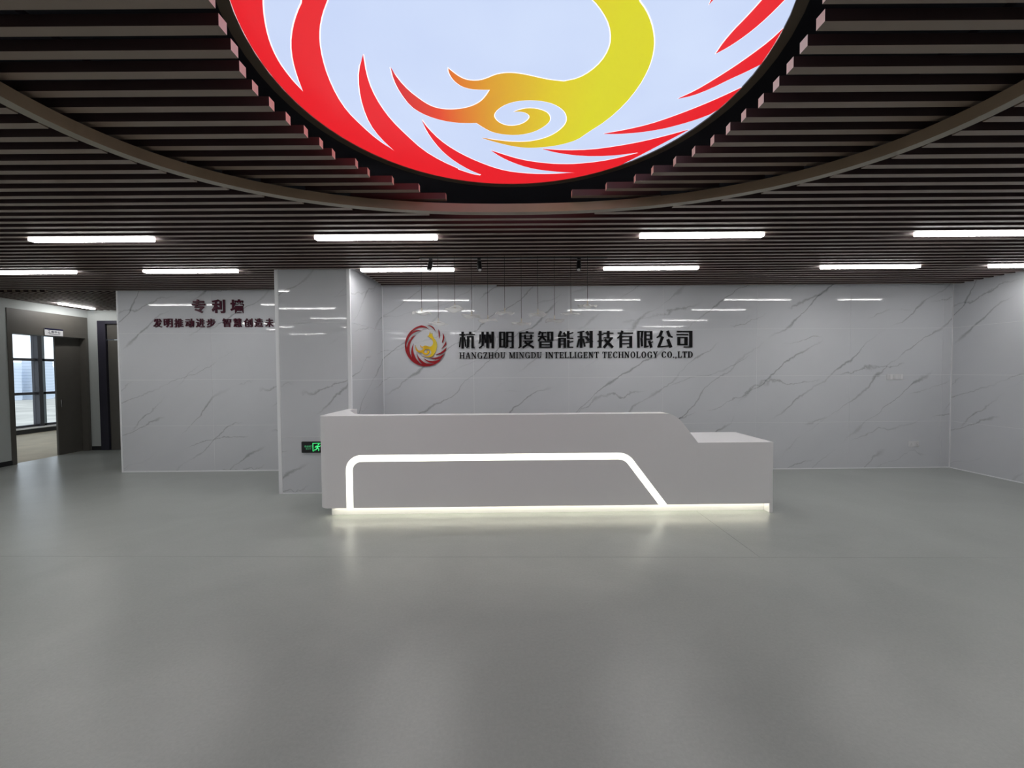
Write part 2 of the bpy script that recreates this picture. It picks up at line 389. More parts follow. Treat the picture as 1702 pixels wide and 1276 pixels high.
MASS = [qw(780, 275), qw(730, 215), qw(680, 178)] + arc + [q2(1000, 735), q2(880, 768), q2(750, 800), q2(600, 828), q2(450, 848), q2(300, 852), q2(178, 843),
    q2(260, 865), q2(400, 883), q2(550, 882), q2(680, 868), q2(790, 848), q2(700, 870), q2(600, 895), q2(500, 915), q2(370, 928),
    q3(1550, 1133), q3(1400, 1128), q3(1200, 1105), q3(1050, 1075), q3(900, 1030), q3(765, 985), q3(860, 1050), q3(1000, 1115), q3(1150, 1165), q3(1300, 1195), q3(1500, 1215), q2(370, 977),
    q3(1400, 1240), q3(1200, 1238), q3(1000, 1220), q3(850, 1190), q3(700, 1140), q3(520, 1065), q3(350, 975), q3(200, 870), q3(70, 740), q3(8, 655),
    q3(60, 770), q3(150, 900), q3(250, 1010), q3(380, 1110), q3(520, 1190), q3(620, 1232), q3(655, 1243), q3(640, 1255), q3(560, 1243), q3(400, 1190),
    q1(1400, 955), q1(1300, 910), q1(1200, 850), q1(1100, 760), q1(1020, 680), q1(960, 600), q1(910, 510), q1(880, 420), q1(862, 310),
    q1(838, 400), q1(840, 500), q1(860, 600), q1(900, 700), q1(960, 780), q1(1043, 857), q1(940, 790), q1(850, 710), q1(770, 630), q1(710, 540), q1(660, 430), q1(630, 330), q1(615, 240), q1(615, 160), q1(630, 80), q1(660, 0),
    qw(410, 430), qw(455, 385), qw(400, 403), qw(350, 442), q1(525, 0), q1(490, 75), q1(465, 160), q1(455, 250), q1(465, 340), q1(490, 430), q1(524, 520),
    q1(470, 465), q1(430, 415), q1(390, 360), q1(350, 285), q1(320, 200), q1(300, 100), q1(292, 0),
    qw(305, 425), qw(355, 365), qw(425, 315), qw(500, 292), qw(590, 285), qw(520, 265), qw(450, 272), qw(390, 298), qw(330, 338),
    qw(388, 275), qw(460, 235), qw(540, 211), qw(620, 205), qw(690, 212), qw(740, 238)]
EDGE = lambda a, r=.998: (math.cos(math.radians(a))*r, math.sin(math.radians(a))*r)
FEATHERS = [
    [q2(525, 757), q2(650, 735), q2(780, 705), q2(900, 665), q2(1020, 620), q2(1130, 575), q2(1230, 530), EDGE(-4.5), EDGE(-9), EDGE(-14.5), q2(1050, 675), q2(950, 705), q2(850, 730), q2(720, 750), q2(600, 758)],
    [q2(945, 558), q2(1040, 515), q2(1150, 450), q2(1260, 380), q2(1360, 310), q2(1460, 235), EDGE(13.5), EDGE(8.5), EDGE(3.5), q2(1330, 405), q2(1230, 450), q2(1130, 500), q2(1030, 540)],
    [q2(1157, 303), q2(1200, 240), q2(1260, 170), q2(1320, 110), q2(1380, 45), q2(1420, 0), qw(1085, 410), qw(1078, 340), qw(1108, 385), qw(1120, 430), q2(1545, 0), q2(1450, 95), q2(1370, 165), q2(1290, 225), q2(1220, 270)],
    [qw(975, 245), qw(1005, 290), qw(1015, 350), qw(1012, 420), qw(998, 470), qw(990, 400), qw(985, 325)],
    [qw(725, 152), qw(790, 158), qw(850, 182), qw(890, 228), qw(915, 300), qw(870, 242), qw(810, 190), qw(760, 165)]]
BIRD = [q3(295, 92), q3(340, 130), q3(400, 175), q3(470, 212), q3(550, 228), q3(640, 225), q3(720, 200), q3(800, 165), q3(880, 147), q3(960, 142), q3(1050, 148), q3(1150, 165), q3(1280, 195), q3(1400, 220), q3(1550, 235), q2(300, 462),
    q2(380, 445), q2(450, 405), q2(510, 350), q2(550, 285), q2(566, 220), q2(555, 140), q2(520, 70), q2(465, 0), (.19, .40), (.14, .445), (.08, .465), (.16, .50), (.215, .67), (.25, .53), (.32, .62), (.33, .49), (.365, .42), q2(715, 0), q2(760, 60), q2(790, 130), q2(805, 200), q2(807, 260), q2(795, 330), q2(770, 400), q2(720, 490), q2(640, 590), q2(540, 680), q2(430, 750), q3(1700, 865),
    q3(1550, 912), q3(1400, 940), q3(1200, 955), q3(1050, 945), q3(900, 915), q3(770, 880), q3(665, 848), q3(800, 870), q3(950, 888), q3(1100, 892), q3(1220, 882), q3(1350, 850), q3(1450, 805), q3(1530, 745), q3(1575, 690), q3(1588, 635), q3(1570, 570), q3(1520, 520), q3(1440, 475), q3(1340, 448), q3(1220, 435), q3(1100, 438), q3(980, 458), q3(880, 500), q3(810, 555), q3(788, 605), q3(810, 650), q3(860, 690), q3(930, 715), q3(1010, 718), q3(1090, 700), q3(1150, 665), q3(1183, 625), q3(1170, 590), q3(1120, 565), q3(1060, 558), q3(1015, 562),
    q3(1080, 540), q3(1160, 525), q3(1250, 530), q3(1330, 552), q3(1380, 580), q3(1405, 625), q3(1395, 670), q3(1340, 720), q3(1250, 770), q3(1150, 800), q3(1030, 815), q3(900, 808), q3(780, 785), q3(690, 740), q3(600, 682), q3(500, 685), q3(380, 680), q3(250, 660), q3(120, 625), q3(0, 575),
    q1(1130, 600), q1(1070, 520), q1(1035, 450), q1(1018, 383), q1(1060, 450), q1(1120, 515), q3(0, 440), q3(80, 490), q3(160, 522), q3(250, 538), q3(350, 540), q3(450, 530), q3(550, 505), q3(640, 460), q3(700, 400), q3(750, 322), q3(650, 322), q3(540, 315), q3(450, 290), q3(380, 245), q3(330, 190), q3(300, 130)]
MASS, BIRD = smooth(MASS), smooth(BIRD); FEATHERS = [smooth(f) for f in FEATHERS]
# ------------------------------------------------------------------ round backlit ceiling light
def emis(name, col, st=.92):
    return mat(name, (0.02, 0.02, 0.02), .35, emit=col, estr=st)
BLUEW = mat('backlit_film_white', (.05, .05, .05), .35, emit=srgb(202, 216, 246), estr=.92)
_nt = BLUEW.node_tree; _p = _nt.nodes['Principled BSDF']; _n = N(_nt, 'ShaderNodeTexNoise'); _n.inputs['Scale'].default_value = 1.6; _tc = N(_nt, 'ShaderNodeTexCoord'); _nt.links.new(_tc.outputs['Object'], _n.inputs[0])
_m = N(_nt, 'ShaderNodeMix', data_type='RGBA'); _m.inputs[6].default_value = srgb(192, 207, 242); _m.inputs[7].default_value = srgb(210, 224, 250); _nt.links.new(_n.outputs[0], _m.inputs[0]); _nt.links.new(_m.outputs[2], _p.inputs['Emission Color'])
REDF = emis('backlit_film_red', srgb(232, 32, 42))
def grad(name, x0, x1, stops, emitting, rough=.35):
    m = mat(name, (.03, .03, .03), rough); nt = m.node_tree; p = nt.nodes['Principled BSDF']
    tc = N(nt, 'ShaderNodeTexCoord'); sx_ = N(nt, 'ShaderNodeSeparateXYZ'); nt.links.new(tc.outputs['Object'], sx_.inputs[0])
    mr = N(nt, 'ShaderNodeMapRange'); mr.inputs[1].default_value = x0; mr.inputs[2].default_value = x1; nt.links.new(sx_.outputs[0], mr.inputs[0])
    r = N(nt, 'ShaderNodeValToRGB'); nt.links.new(mr.outputs[0], r.inputs[0])
    r.color_ramp.elements[0].position, r.color_ramp.elements[0].color = stops[0]; r.color_ramp.elements[1].position, r.color_ramp.elements[1].color = stops[-1]
    for s_ in stops[1:-1]: e = r.color_ramp.elements.new(s_[0]); e.color = s_[1]
    nt.links.new(r.outputs[0], p.inputs['Emission Color' if emitting else 'Base Color'])
    if emitting: p.inputs['Emission Strength'].default_value = .92
    return m
u0, u1 = uv(649, 112)[0], uv(1000, 130)[0]
BIRDF = grad('backlit_film_yellow', u0*DR, u1*DR, [(0, srgb(214, 45, 52)), (.17, srgb(226, 70, 42)), (.30, srgb(222, 120, 42)), (.45, srgb(218, 155, 42)), (.62, srgb(218, 178, 42)), (.78, srgb(220, 200, 38)), (1, srgb(216, 211, 34))], True)
HALO = emis('halo_outline', srgb(255, 250, 255), 1.05)
big = thing('emblem_ceiling_light', 'large round backlit ceiling light with a red feather ring and golden bird emblem', 'ceiling light', (DC[0], DC[1], DZc))
circ = [(DR*math.cos(2*math.pi*i/128), DR*math.sin(2*math.pi*i/128)) for i in range(128)]
MB().prism(circ, .004, .02, lambda a, b, h: (a, b, h)).build('diffuser', BLUEW, big)
fnC = lambda a, b, h: (a*DR, -b*DR, h)
def offset(poly, d):
    ar = sum(poly[i-1][0]*poly[i][1]-poly[i][0]*poly[i-1][1] for i in range(len(poly)))
    sg = 1 if ar > 0 else -1; out = []; n = len(poly)
    for i in range(n):
        p0, p1, p2 = Vector(poly[i-1]), Vector(poly[i]), Vector(poly[(i+1) % n])
        a = (p1-p0).normalized(); b = (p2-p1).normalized(); n1 = Vector((a.y, -a.x))*sg; n2 = Vector((b.y, -b.x))*sg
        m_ = n1+n2
        if m_.length < .3: m_ = n1
        m_.normalize(); k = min(1.6, 1/max(.4, m_.dot(n1))); q = p1+m_*d*k
        if q.length > 1: q *= .9995/q.length
        out.append(tuple(q))
    return out
def outline(poly, parent):
    # camera halo painted as a thin glowing strip of quads round each figure
    o = offset(poly, .0045); n = len(poly)
    vs = [fnC(a, b, .0025) for a, b in poly]+[fnC(a, b, .0025) for a, b in o]
    me = mesh(vs, [(i, (i+1) % n, (i+1) % n+n, i+n) for i in range(n)]); link('outline', me, HALO, parent)
for poly, nm, m in [(MASS, 'feather_ring', REDF)]+[(f, 'feather', REDF) for f in FEATHERS]+[(BIRD, 'bird_figure', BIRDF)]:
    o = MB().prism(poly, .000, .0035, fnC).build(nm, m, big); outline(poly, o)
fr = MB()
for i in range(64):
    a0, a1 = 2*math.pi*i/64, 2*math.pi*(i+1)/64
    fr.prism([(math.cos(a)*r, math.sin(a)*r) for a, r in ((a0, DR), (a0, DR+.055), (a1, DR+.055), (a1, DR))], -.004, .10, lambda a, b, h: (a, b, h))
fr.build('frame', mat('light_frame_brown', (.10, .075, .05), .4), big)
MB().prism([(a*.99, b*.99) for a, b in circ], .021, .10, lambda a, b, h: (a, b, h)).build('light_box', BLACK, big)
for a in range(4):
    an = math.pi/4+a*math.pi/2; MB().tube([(math.cos(an), math.sin(an), .10), (math.cos(an), math.sin(an), ZT-DZc)], .008).build('hanger_rod', BLACK, big)
# ------------------------------------------------------------------ wall emblem
def wall_pt(x, y, Y):
    v = fw*F+rt*(x-851)-up*(y-638); k = Y/v.y; return v.x*k, v.z*k+CAMH
ER = .325
em = thing('wall_emblem', 'round red and gold feather emblem on the marble wall, left of the black company name', 'emblem', (-1.255, YB-.001, 2.008))
RED2 = mat('red_acrylic', srgb(150, 14, 26)[:3], .25); SIDE = mat('pink_acrylic_edge', (.55, .30, .30), .4)
GOLD2 = grad('gold_acrylic', -.5*ER, .6*ER, [(0, srgb(222, 168, 40)), (.5, srgb(224, 180, 30)), (.8, srgb(226, 196, 40)), (1, srgb(205, 190, 90))], False, .25)
fnW = lambda a, b, h: (a*ER, -h, b*ER)
for poly, nm, m in [(MASS, 'feather_ring', RED2)]+[(f, 'feather', RED2) for f in FEATHERS]+[(BIRD, 'bird_figure', GOLD2)]:
    MB().prism(poly, .001, .022, fnW).build(nm, m, em)
# ------------------------------------------------------------------ company name, drawn stroke by stroke
def stroke_quad(x1, y1, x2, y2, w_):
    d = Vector((x2-x1, y2-y1)); d.normalize(); n_ = Vector((-d.y, d.x))*w_/2
    a, b = Vector((x1, y1)), Vector((x2, y2)); return [tuple(a+n_), tuple(b+n_), tuple(b-n_), tuple(a-n_)]
CN = {
 755: [[(130,248,285,248,30),(215,172,215,605,64),(165,310,135,570,34),(262,310,297,558,34),(410,172,410,225,62),(300,238,530,238,24),(328,300,495,300,34),(355,290,355,560,62),(362,548,312,588,34),(468,290,468,580,62),(440,582,522,582,34)],
       [(665,240,660,430,36),(662,425,634,474,24),(730,172,730,530,64),(742,515,636,594,36),(775,245,805,455,50),(855,172,855,592,68),(910,245,940,455,50),(988,168,988,598,68)],
       [(1180,175,1180,570,60),(1285,175,1285,570,52),(1152,186,1310,186,32),(1200,368,1290,368,28),(1152,560,1310,560,28),(1362,175,1362,560,60),(1372,548,1316,588,30),(1502,175,1502,590,60),(1334,186,1530,186,32),(1380,297,1490,297,22),(1380,415,1490,415,24),(1428,580,1530,580,30)]],
 855: [[(325,158,325,200,66),(128,203,502,203,28),(155,196,155,560,62),(170,548,104,590,34),(185,285,497,285,22),(275,245,275,365,52),(430,245,430,365,54),(255,355,455,355,26),(225,412,485,412,28),(462,415,212,585,52),(262,440,502,585,56)],
       [(668,160,628,250,52),(665,195,822,195,32),(605,295,828,295,28),(722,195,722,300,52),(712,290,620,410,56),(722,308,812,402,52),(872,172,872,402,62),(972,172,972,402,62),(842,185,1002,185,32),(842,390,1002,390,30),(668,425,668,585,64),(945,425,945,585,64),(638,432,976,432,26),(690,505,930,505,26),(638,572,976,572,30)],
       [(1202,158,1150,288,62),(1118,290,1335,276,30),(1272,190,1322,298,52),(1162,335,1162,588,62),(1298,335,1298,588,62),(1132,345,1328,345,30),(1180,412,1290,412,22),(1180,490,1290,490,22),(1385,156,1385,352,68),(1400,228,1516,192,30),(1355,342,1516,342,28),(1388,385,1388,585,62),(1400,442,1516,420,30),(1360,570,1516,570,32)]],
 955: [[(78,188,255,162,32),(172,185,172,588,64),(75,302,345,302,26),(122,355,72,570,40),(224,350,268,555,40),(310,162,366,262,62),(300,305,372,400,62),(430,152,430,582,76),(280,444,478,426,26)],
       [(662,152,662,580,66),(590,238,745,238,26),(590,418,742,394,28),(590,570,692,570,30),(870,152,870,335,64),(745,208,1000,208,24),(755,328,990,328,30),(962,325,755,582,62),(778,368,988,578,62)],
       [(1110,205,1505,205,28),(1232,148,1178,300,58),(1190,270,1102,336,34),(1192,270,1192,584,66),(1200,293,1482,293,28),(1447,282,1447,580,72),(1215,380,1420,380,24),(1215,475,1420,475,24),(1350,568,1482,568,30)]],
 1055: [[(100,155,100,582,60),(78,165,228,165,30),(198,168,182,330,52),(176,335,192,548,52),(275,160,275,580,60),(248,170,455,170,30),(425,158,425,370,60),(300,258,400,258,26),(260,362,452,362,32),(250,570,358,540,36),(372,402,432,580,62),(395,458,472,430,30)],
       [(705,148,645,290,66),(652,278,572,318,32),(845,148,902,290,66),(895,276,976,312,32),(725,298,620,560,66),(588,562,890,535,28),(850,360,938,578,72)],
       [(1092,165,1484,165,30),(1448,152,1448,574,74),(1270,562,1484,562,26),(1080,242,1380,242,28),(1138,308,1138,518,72),(1323,308,1323,518,74),(1102,320,1360,320,28),(1102,500,1360,500,34)]]}
sign = thing('company_name_sign', 'raised black Chinese and English company name lettering on the marble wall', 'sign', (0, YB, 0))
for ox, chars in CN.items():
    for ch in chars:
        mb = MB()
        for i, s_ in enumerate(ch):
            q = [wall_pt(ox+x/15.47, 540+y/15.47, YB-.02) for x, y in stroke_quad(*s_)]
            mb.prism(q, .002, .022+.0001*i, lambda a, b, h: (a, -h, b))
        mb.build('character', LETTER, sign)
# serif capitals: unit height strokes
TK, TN, SF = .19, .075, .07
def stem(x, w_=TK, top=1, bot=1, ser=.1):
    r = [(x, 0, x, 1, w_)]
    if top: r.append((x-w_/2-ser, 1-SF/2, x+w_/2+ser, 1-SF/2, SF))
    if bot: r.append((x-w_/2-ser, SF/2, x+w_/2+ser, SF/2, SF))
    return r
def bowl(cx, rx, a0, a1, tk=.2, tn=.07):
    """ring band as polygon list"""
    n = 14; out = []
    for i in range(n):
        A = [math.radians(a0+(a1-a0)*k/n) for k in (i, i+1)]
        P = []
        for a, o_ in ((A[0], 1), (A[1], 1), (A[1], 0), (A[0], 0)):
            c, s_ = math.cos(a), math.sin(a)
            P.append((cx+(rx if o_ else rx-tk)*c, .5+(.52 if o_ else .52-tn)*s_))
        out.append(P)
    return out
GL = {
 'H': (1.0, stem(.2)+stem(.8)+[(.2, .5, .8, .5, TN)]), 'I': (.42, stem(.21)),
 'A': (.95, [(.10, 0, .45, 1, TN), (.48, 1, .80, 0, TK), (.22, .33, .66, .33, TN), (0, SF/2, .26, SF/2, SF), (.60, SF/2, .95, SF/2, SF)]),
 'N': (.98, [(.18, 0, .18, 1, TN), (.80, 0, .80, 1, TN), (.20, .95, .78, .06, TK), (0, 1-SF/2, .26, 1-SF/2, SF), (.03, SF/2, .33, SF/2, SF), (.65, 1-SF/2, .95, 1-SF/2, SF)]),
 'Z': (.82, [(.08, 1-.04, .76, 1-.04, .09), (.06, .04, .76, .04, .09), (.66, .94, .16, .06, TK), (.10, 1, .08, .72, .07), (.74, .30, .78, 0, .07)]),
 'M': (1.2, [(.18, 0, .18, 1, TN), (.22, .98, .58, .06, TK), (.58, .06, .94, .98, TN), (1.0, 0, 1.0, 1, TK), (0, 1-SF/2, .28, 1-SF/2, SF), (.03, SF/2, .33, SF/2, SF), (.85, 1-SF/2, 1.18, 1-SF/2, SF), (.83, SF/2, 1.18, SF/2, SF)]),
 'T': (.86, stem(.43, top=0)+[(.04, .96, .82, .96, .085), (.07, 1, .05, .70, .06), (.79, 1, .81, .70, .06)]),
 'E': (.84, stem(.22)+[(.2, .96, .74, .96, .08), (.2, .5, .58, .5, TN), (.2, .04, .76, .04, .08), (.73, 1, .75, .72, .06), (.75, 0, .79, .28, .06), (.58, .36, .58, .64, .06)]),
 'L': (.80, stem(.22)+[(.2, .04, .72, .04, .08), (.71, 0, .76, .30, .06)]),
 'Y': (.92, [(.46, 0, .46, .5, TK), (.16, .98, .46, .46, TK), (.76, .98, .48, .46, TN), (0, 1-SF/2, .36, 1-SF/2, SF), (.62, 1-SF/2, .92, 1-SF/2, SF), (.28, SF/2, .64, SF/2, SF)]),
 'U': (.95, [(.22, .3, .22, 1, TK), (.76, .3, .76, 1, TN), (.02, 1-SF/2, .42, 1-SF/2, SF), (.62, 1-SF/2, .92, 1-SF/2, SF)], [[(x_, y_*.62) for x_, y_ in P] for P in bowl(.46, .335, 180, 360, .17, .14)]),
 'O': (1.0, [], bowl(.5, .44, 0, 360)),
 'C': (.93, [(.80, .98, .80, .68, .06), (.82, .30, .80, .16, .06)], bowl(.5, .44, 42, 322)),
 'G': (1.0, [(.80, .98, .80, .68, .06), (.82, .02, .82, .42, .17), (.62, .43, .98, .43, SF)], bowl(.5, .44, 42, 322)),
 'D': (.98, stem(.22), [[(max(x_, .22), y_*.96+.02) for x_, y_ in P] for P in bowl(.42, .50, -90, 90)]),
 '.': (.30, [(.13, 0, .13, .17, .17)]), ',': (.34, [(.15, 0, .15, .17, .17), (.20, .06, .10, -.20, .07)]), ' ': (.40, [])}
TXT = 'HANGZHOU MINGDU INTELLIGENT TECHNOLOGY CO.,LTD'
GAP = .12; tot = sum(GL[c][0]+GAP for c in TXT)-GAP
xa_, za_ = wall_pt(763.5, 595.8, YB-.015); xb_, zb_ = wall_pt(1152, 594.2, YB-.015); HH = .098; kx = (xb_-xa_)/tot
pos = 0
for c in TXT:
    gl = GL[c]; mb = MB(); i = 0
    if c != ' ':
        polys = [stroke_quad(*s_) for s_ in gl[1]]+(list(gl[2]) if len(gl) > 2 else [])
        for P in polys:
            t_ = (pos)/tot; zz = za_+(zb_-za_)*t_
            mb.prism([(xa_+(pos+a)*kx, zz+b*HH) for a, b in P], .002, .016+.0001*i, lambda a, b, h: (a, -h, b)); i += 1
        mb.build('letter', LETTER, sign)
    pos += gl[0]+GAP
# ------------------------------------------------------------------ slogan on the left wall (text meshes, thickened)
def glyph(ch, name, m, parent, cx, cz, wdt, hgt, yfront, depth, bold=.03):
    cu = bpy.data.curves.new('glyph', 'FONT'); cu.body = ch; cu.size = 1; cu.offset = bold; cu.extrude = .01; cu.resolution_u = 3
    o = bpy.data.objects.new('tmp', cu); COL.objects.link(o); dg = bpy.context.evaluated_depsgraph_get(); dg.update()
    me = bpy.data.meshes.new_from_object(o.evaluated_get(dg)); bpy.data.objects.remove(o)
    if not me.vertices: return None
    xs = [v.co.x for v in me.vertices]; ys = [v.co.y for v in me.vertices]
    x0, x1, y0, y1 = min(xs), max(xs), min(ys), max(ys); kx_, ky_ = wdt/(x1-x0), hgt/(y1-y0)
    for v in me.vertices:
        x, y, z = v.co; v.co = ((x-(x0+x1)/2)*kx_, -(z+.01)/.02*depth, (y-(y0+y1)/2)*ky_)
    me.materials.clear(); me.materials.append(m)
    for p in me.polygons: p.material_index = 0
    r = link(name, me, m, parent); r.location = (cx, yfront, cz); return r
slog = thing('slogan_sign', 'raised maroon Chinese slogan in two lines on the marble wall left of the pillar', 'sign', (-4.6, YP, 2.5))
def place(ch, px0, px1, py0, py1):
    a = wall_pt(px0, py0, YP-.01); b = wall_pt(px1, py1, YP-.01)
    glyph(ch, 'character', MAROON, slog, (a[0]+b[0])/2+4.6, (a[1]+b[1])/2-2.5, b[0]-a[0], a[1]-b[1], -.002, .02, .030 if py1-py0 > 18 else .013)
for ch, x in zip('专利墙', (319, 352, 383)): place(ch, x, x+22.5, 497.5, 520.2)
for ch, x in zip('发明推动进步', (254.9, 272.5, 290, 308.3, 325.9, 343.5)): place(ch, x, x+14.6, 529.5-.0*x, 544)
for ch, x in zip('智慧创造未来', (369.8, 388, 405.6, 423.1, 440.8, 458.6)): place(ch, x, x+14.2, 529, 543.4)
# ------------------------------------------------------------------ reception desk
desk = thing('reception_desk', 'white reception desk with raised counter, lit outline on its front and lower right end', 'desk', (0, 0, 0))
YD = 4.541; ZB = .105; ZU = 1.119; ZL = .792; XD0, XD1 = -2.062, 2.962; YDB = YD+.77
r_ = .10
corner = [(XD0+r_-r_*math.sin(a), YD+r_-r_*math.cos(a)) for a in [math.radians(9*i) for i in range(0, 11)]]
plan = corner[::-1]+[(1.76, YD), (1.76, YD+.17), (-1.62, YD+.17), (-1.74, YD+.24), (-1.93, YD+.62), (-1.955, YD+.72), (-1.955, YC-.012), (XD0, YC-.012)]
MB().prism(plan, ZB, ZU, lambda a, b, h: (a, b, h)).build('counter_body', SOLID, desk, .0035)
prof = [(1.76, ZU), (1.80, 1.113), (1.84, 1.100), (1.88, 1.078), (1.915, 1.050), (1.945, 1.018), (1.975, .980), (2.118, ZL), (XD1-.001, ZL), (XD1-.001, ZB), (1.76, ZB)]
MB().prism(prof[:8]+[(2.118, ZB), (1.76, ZB)], YD, YD+.17, lambda a, b, h: (a, h, b)).build('counter_end', SOLID, desk)
bx('end_cabinet', SOLID, 2.118, XD1-.037, YD, YDB, ZB, ZL, desk, .002)
bx('end_panel', SOLID, XD1-.037, XD1, YD, YDB, 0, ZL, desk, .002)
bx('cabinet_top', SOLID, 1.70, 2.118, YD+.17, YDB, ZL-.03, ZL, desk, .002)
bx('work_surface', SOLID, -1.60, 1.70, YD+.17, YDB, .72, .76, desk, .003)
for x in (-1.6, -.5, .6, 1.66): bx('support_panel', SOLID, x, x+.04, YD+.2, YDB-.03, 0, .72, desk)
bx('toe_kick', SOLID, XD0+.10, XD1-.037, YD+.10, YD+.12, 0, ZB, desk)
bx('toe_kick_side', SOLID, XD0+.09, XD0+.11, YD+.12, YC-.02, 0, ZB, desk)
bx('low_light_strip', KICKLED, XD0+.12, XD1-.05, YD+.035, YD+.060, ZB-.008, ZB-.001, desk)
# lit outline
def band_poly(cl, w_):
    L_, R__ = [], []
    for i, p in enumerate(cl):
        a = Vector(cl[max(i-1, 0)]); b = Vector(cl[min(i+1, len(cl)-1)]); d = (b-a).normalized(); n_ = Vector((-d.y, d.x))*w_/2
        L_.append(tuple(Vector(p)+n_)); R__.append(tuple(Vector(p)-n_))
    return L_+R__[::-1]
xa, zt = -1.722, .652
cl = [(xa, ZB), (xa, zt-.13)]+[(xa+.13-.13*math.cos(math.radians(a)), zt-.13+.13*math.sin(math.radians(a))) for a in range(10, 91, 10)]
dx, dz = 1.745-1.365, ZB-.625; ang = math.atan2(dz, dx)
c0 = (1.235, zt-.17)
cl += [(c0[0]+.17*math.sin(math.radians(a)), c0[1]+.17*math.cos(math.radians(a))) for a in (0, 10, 20, 30, 40, 50)]
e = cl[-1]; sl_ = math.tan(math.radians(53)); cl += [(e[0]+(e[1]-ZB)/sl_, ZB)]
bp = band_poly(cl, .072); bp[0] = (xa-.036, ZB); bp[-1] = (xa+.036, ZB)
hw = .036/math.sin(math.radians(53)); n = len(cl); bp[n-1] = (cl[-1][0]+hw, ZB); bp[n] = (cl[-1][0]-hw, ZB)
MB().prism(bp, YD-.0015, YD+.02, lambda a, b, h: (a, h, b)).build('light_strip', STRIP, desk)
# a small clip lying on the counter by the pillar corner
# ------------------------------------------------------------------ exit sign on the pillar
ex = thing('exit_sign', 'black emergency exit sign with green running man, low on the pillar beside the desk', 'exit sign', (-2.505, YC, .62))
bx('housing', BLACK, -.177, .177, -.03, -.001, -.073, .073, ex, .004)
GRN = mat('green_glow', (0, .1, .03), .4, emit=srgb(70, 235, 130), estr=1.1); GRN2 = mat('green_glow_dim', (0, .1, .03), .4, emit=srgb(90, 190, 130), estr=.5)
for i, ch in enumerate('安全出口'): glyph(ch, 'character', GRN2, ex, -.125+.026*i, .012, .023, .024, -.030, .002, .01)
for i, ch in enumerate('EXIT'): glyph(ch, 'letter', GRN2, ex, -.110+.018*i, -.020, .013 if ch != 'I' else .004, .018, -.030, .002, .01)
MB().box(-.030, .092, -.032, -.030, .048, .056).box(-.030, -.022, -.032, -.030, -.052, .056).box(.084, .092, -.032, -.030, -.052, .056).box(-.030, -.012, -.032, -.030, -.052, -.046).build('door_frame_mark', GRN, ex)
man = MB()
for s_ in ((.040, .020, .026, -.012, .020), (.036, .018, .062, .008, .009), (.062, .008, .072, .022, .008), (.036, .018, .010, .012, .009), (.010, .012, .000, -.006, .008), (.026, -.010, .052, -.022, .011), (.052, -.022, .046, -.048, .010), (.026, -.010, .014, -.032, .011), (.014, -.032, -.010, -.036, .009)):
    man.prism(stroke_quad(*s_), .030, .032, lambda a, b, h: (a, -h, b))
man.prism([(.047+.009*math.cos(a*math.pi/5), .036+.009*math.sin(a*math.pi/5)) for a in range(10)], .030, .032, lambda a, b, h: (a, -h, b)).build('running_man', GRN, ex)
# ------------------------------------------------------------------ switch plate and socket
sw = thing('switch_plate', 'wide white switch plate on the right part of the marble wall, higher of two', 'switch', (6.22, YB, 1.468))
bx('plate', PLASTIC, -.132, .132, -.009, -.001, -.043, .043, sw, .002)
for i in range(3):
    c_ = -.088+.088*i
    for j in (-.5, .5): bx('rocker', PLASTIC, c_+j*.034-.016, c_+j*.034+.016, -.013, -.009, -.033, .033, sw, .002)
so = thing('wall_socket', 'white double wall socket near the floor on the marble wall', 'socket', (6.55, YB, .389))
bx('plate', PLASTIC, -.088, .088, -.009, -.001, -.043, .043, so, .002)
for i in (-1, 1):
    f_ = bx('socket_face', PLASTIC, i*.044-.032, i*.044+.032, -.012, -.009, -.032, .032, so, .002)
    MB().box(i*.044-.010, i*.044-.007, -.0128, -.012, -.02, -.006).box(i*.044+.007, i*.044+.010, -.0128, -.012, -.02, -.006).box(i*.044-.0015, i*.044+.0015, -.0128, -.012, .006, .018).build('pin_slots', BLACK, f_)
# ------------------------------------------------------------------ track spotlights
YT = 4.90
tr = bx('lighting_track', BLACK, -1.0, 1.2, YT-.017, YT+.017, HC-.012, HC+.0, None); tag(tr, 'thin black lighting track under the slats, holding the spotlights', 'track')
for x, rz, lab in ((-.868, .35, 'black track spotlight at left, in front of a lit linear lamp'), (-.305, -.25, 'black track spotlight in the middle of the three'), (.865, .2, 'black track spotlight at right, near the last pendant')):
    t = thing('track_spotlight', lab, 'spotlight', (x, YT, HC-.012), 'black track spotlights')
    bx('track_adapter', BLACK, -.02, .02, -.016, .016, -.018, 0, t, .002)
    MB().tube([(0, 0, -.018), (0, 0, -.05)], .006).build('stem', BLACK, t)
    b = MB().tube([(0, 0, .0), (0, 0, -.012), (0, 0, -.105), (0, 0, -.11)], [.024, .027, .027, .025], 20).build('lamp_head', BLACK, t); b.location = (0, 0, -.038); b.rotation_euler = (-.35, rz*.4, 0)
    l_ = MB().tube([(0, 0, -.111), (0, 0, -.114)], .020, 20).build('lens', HOUS, b)
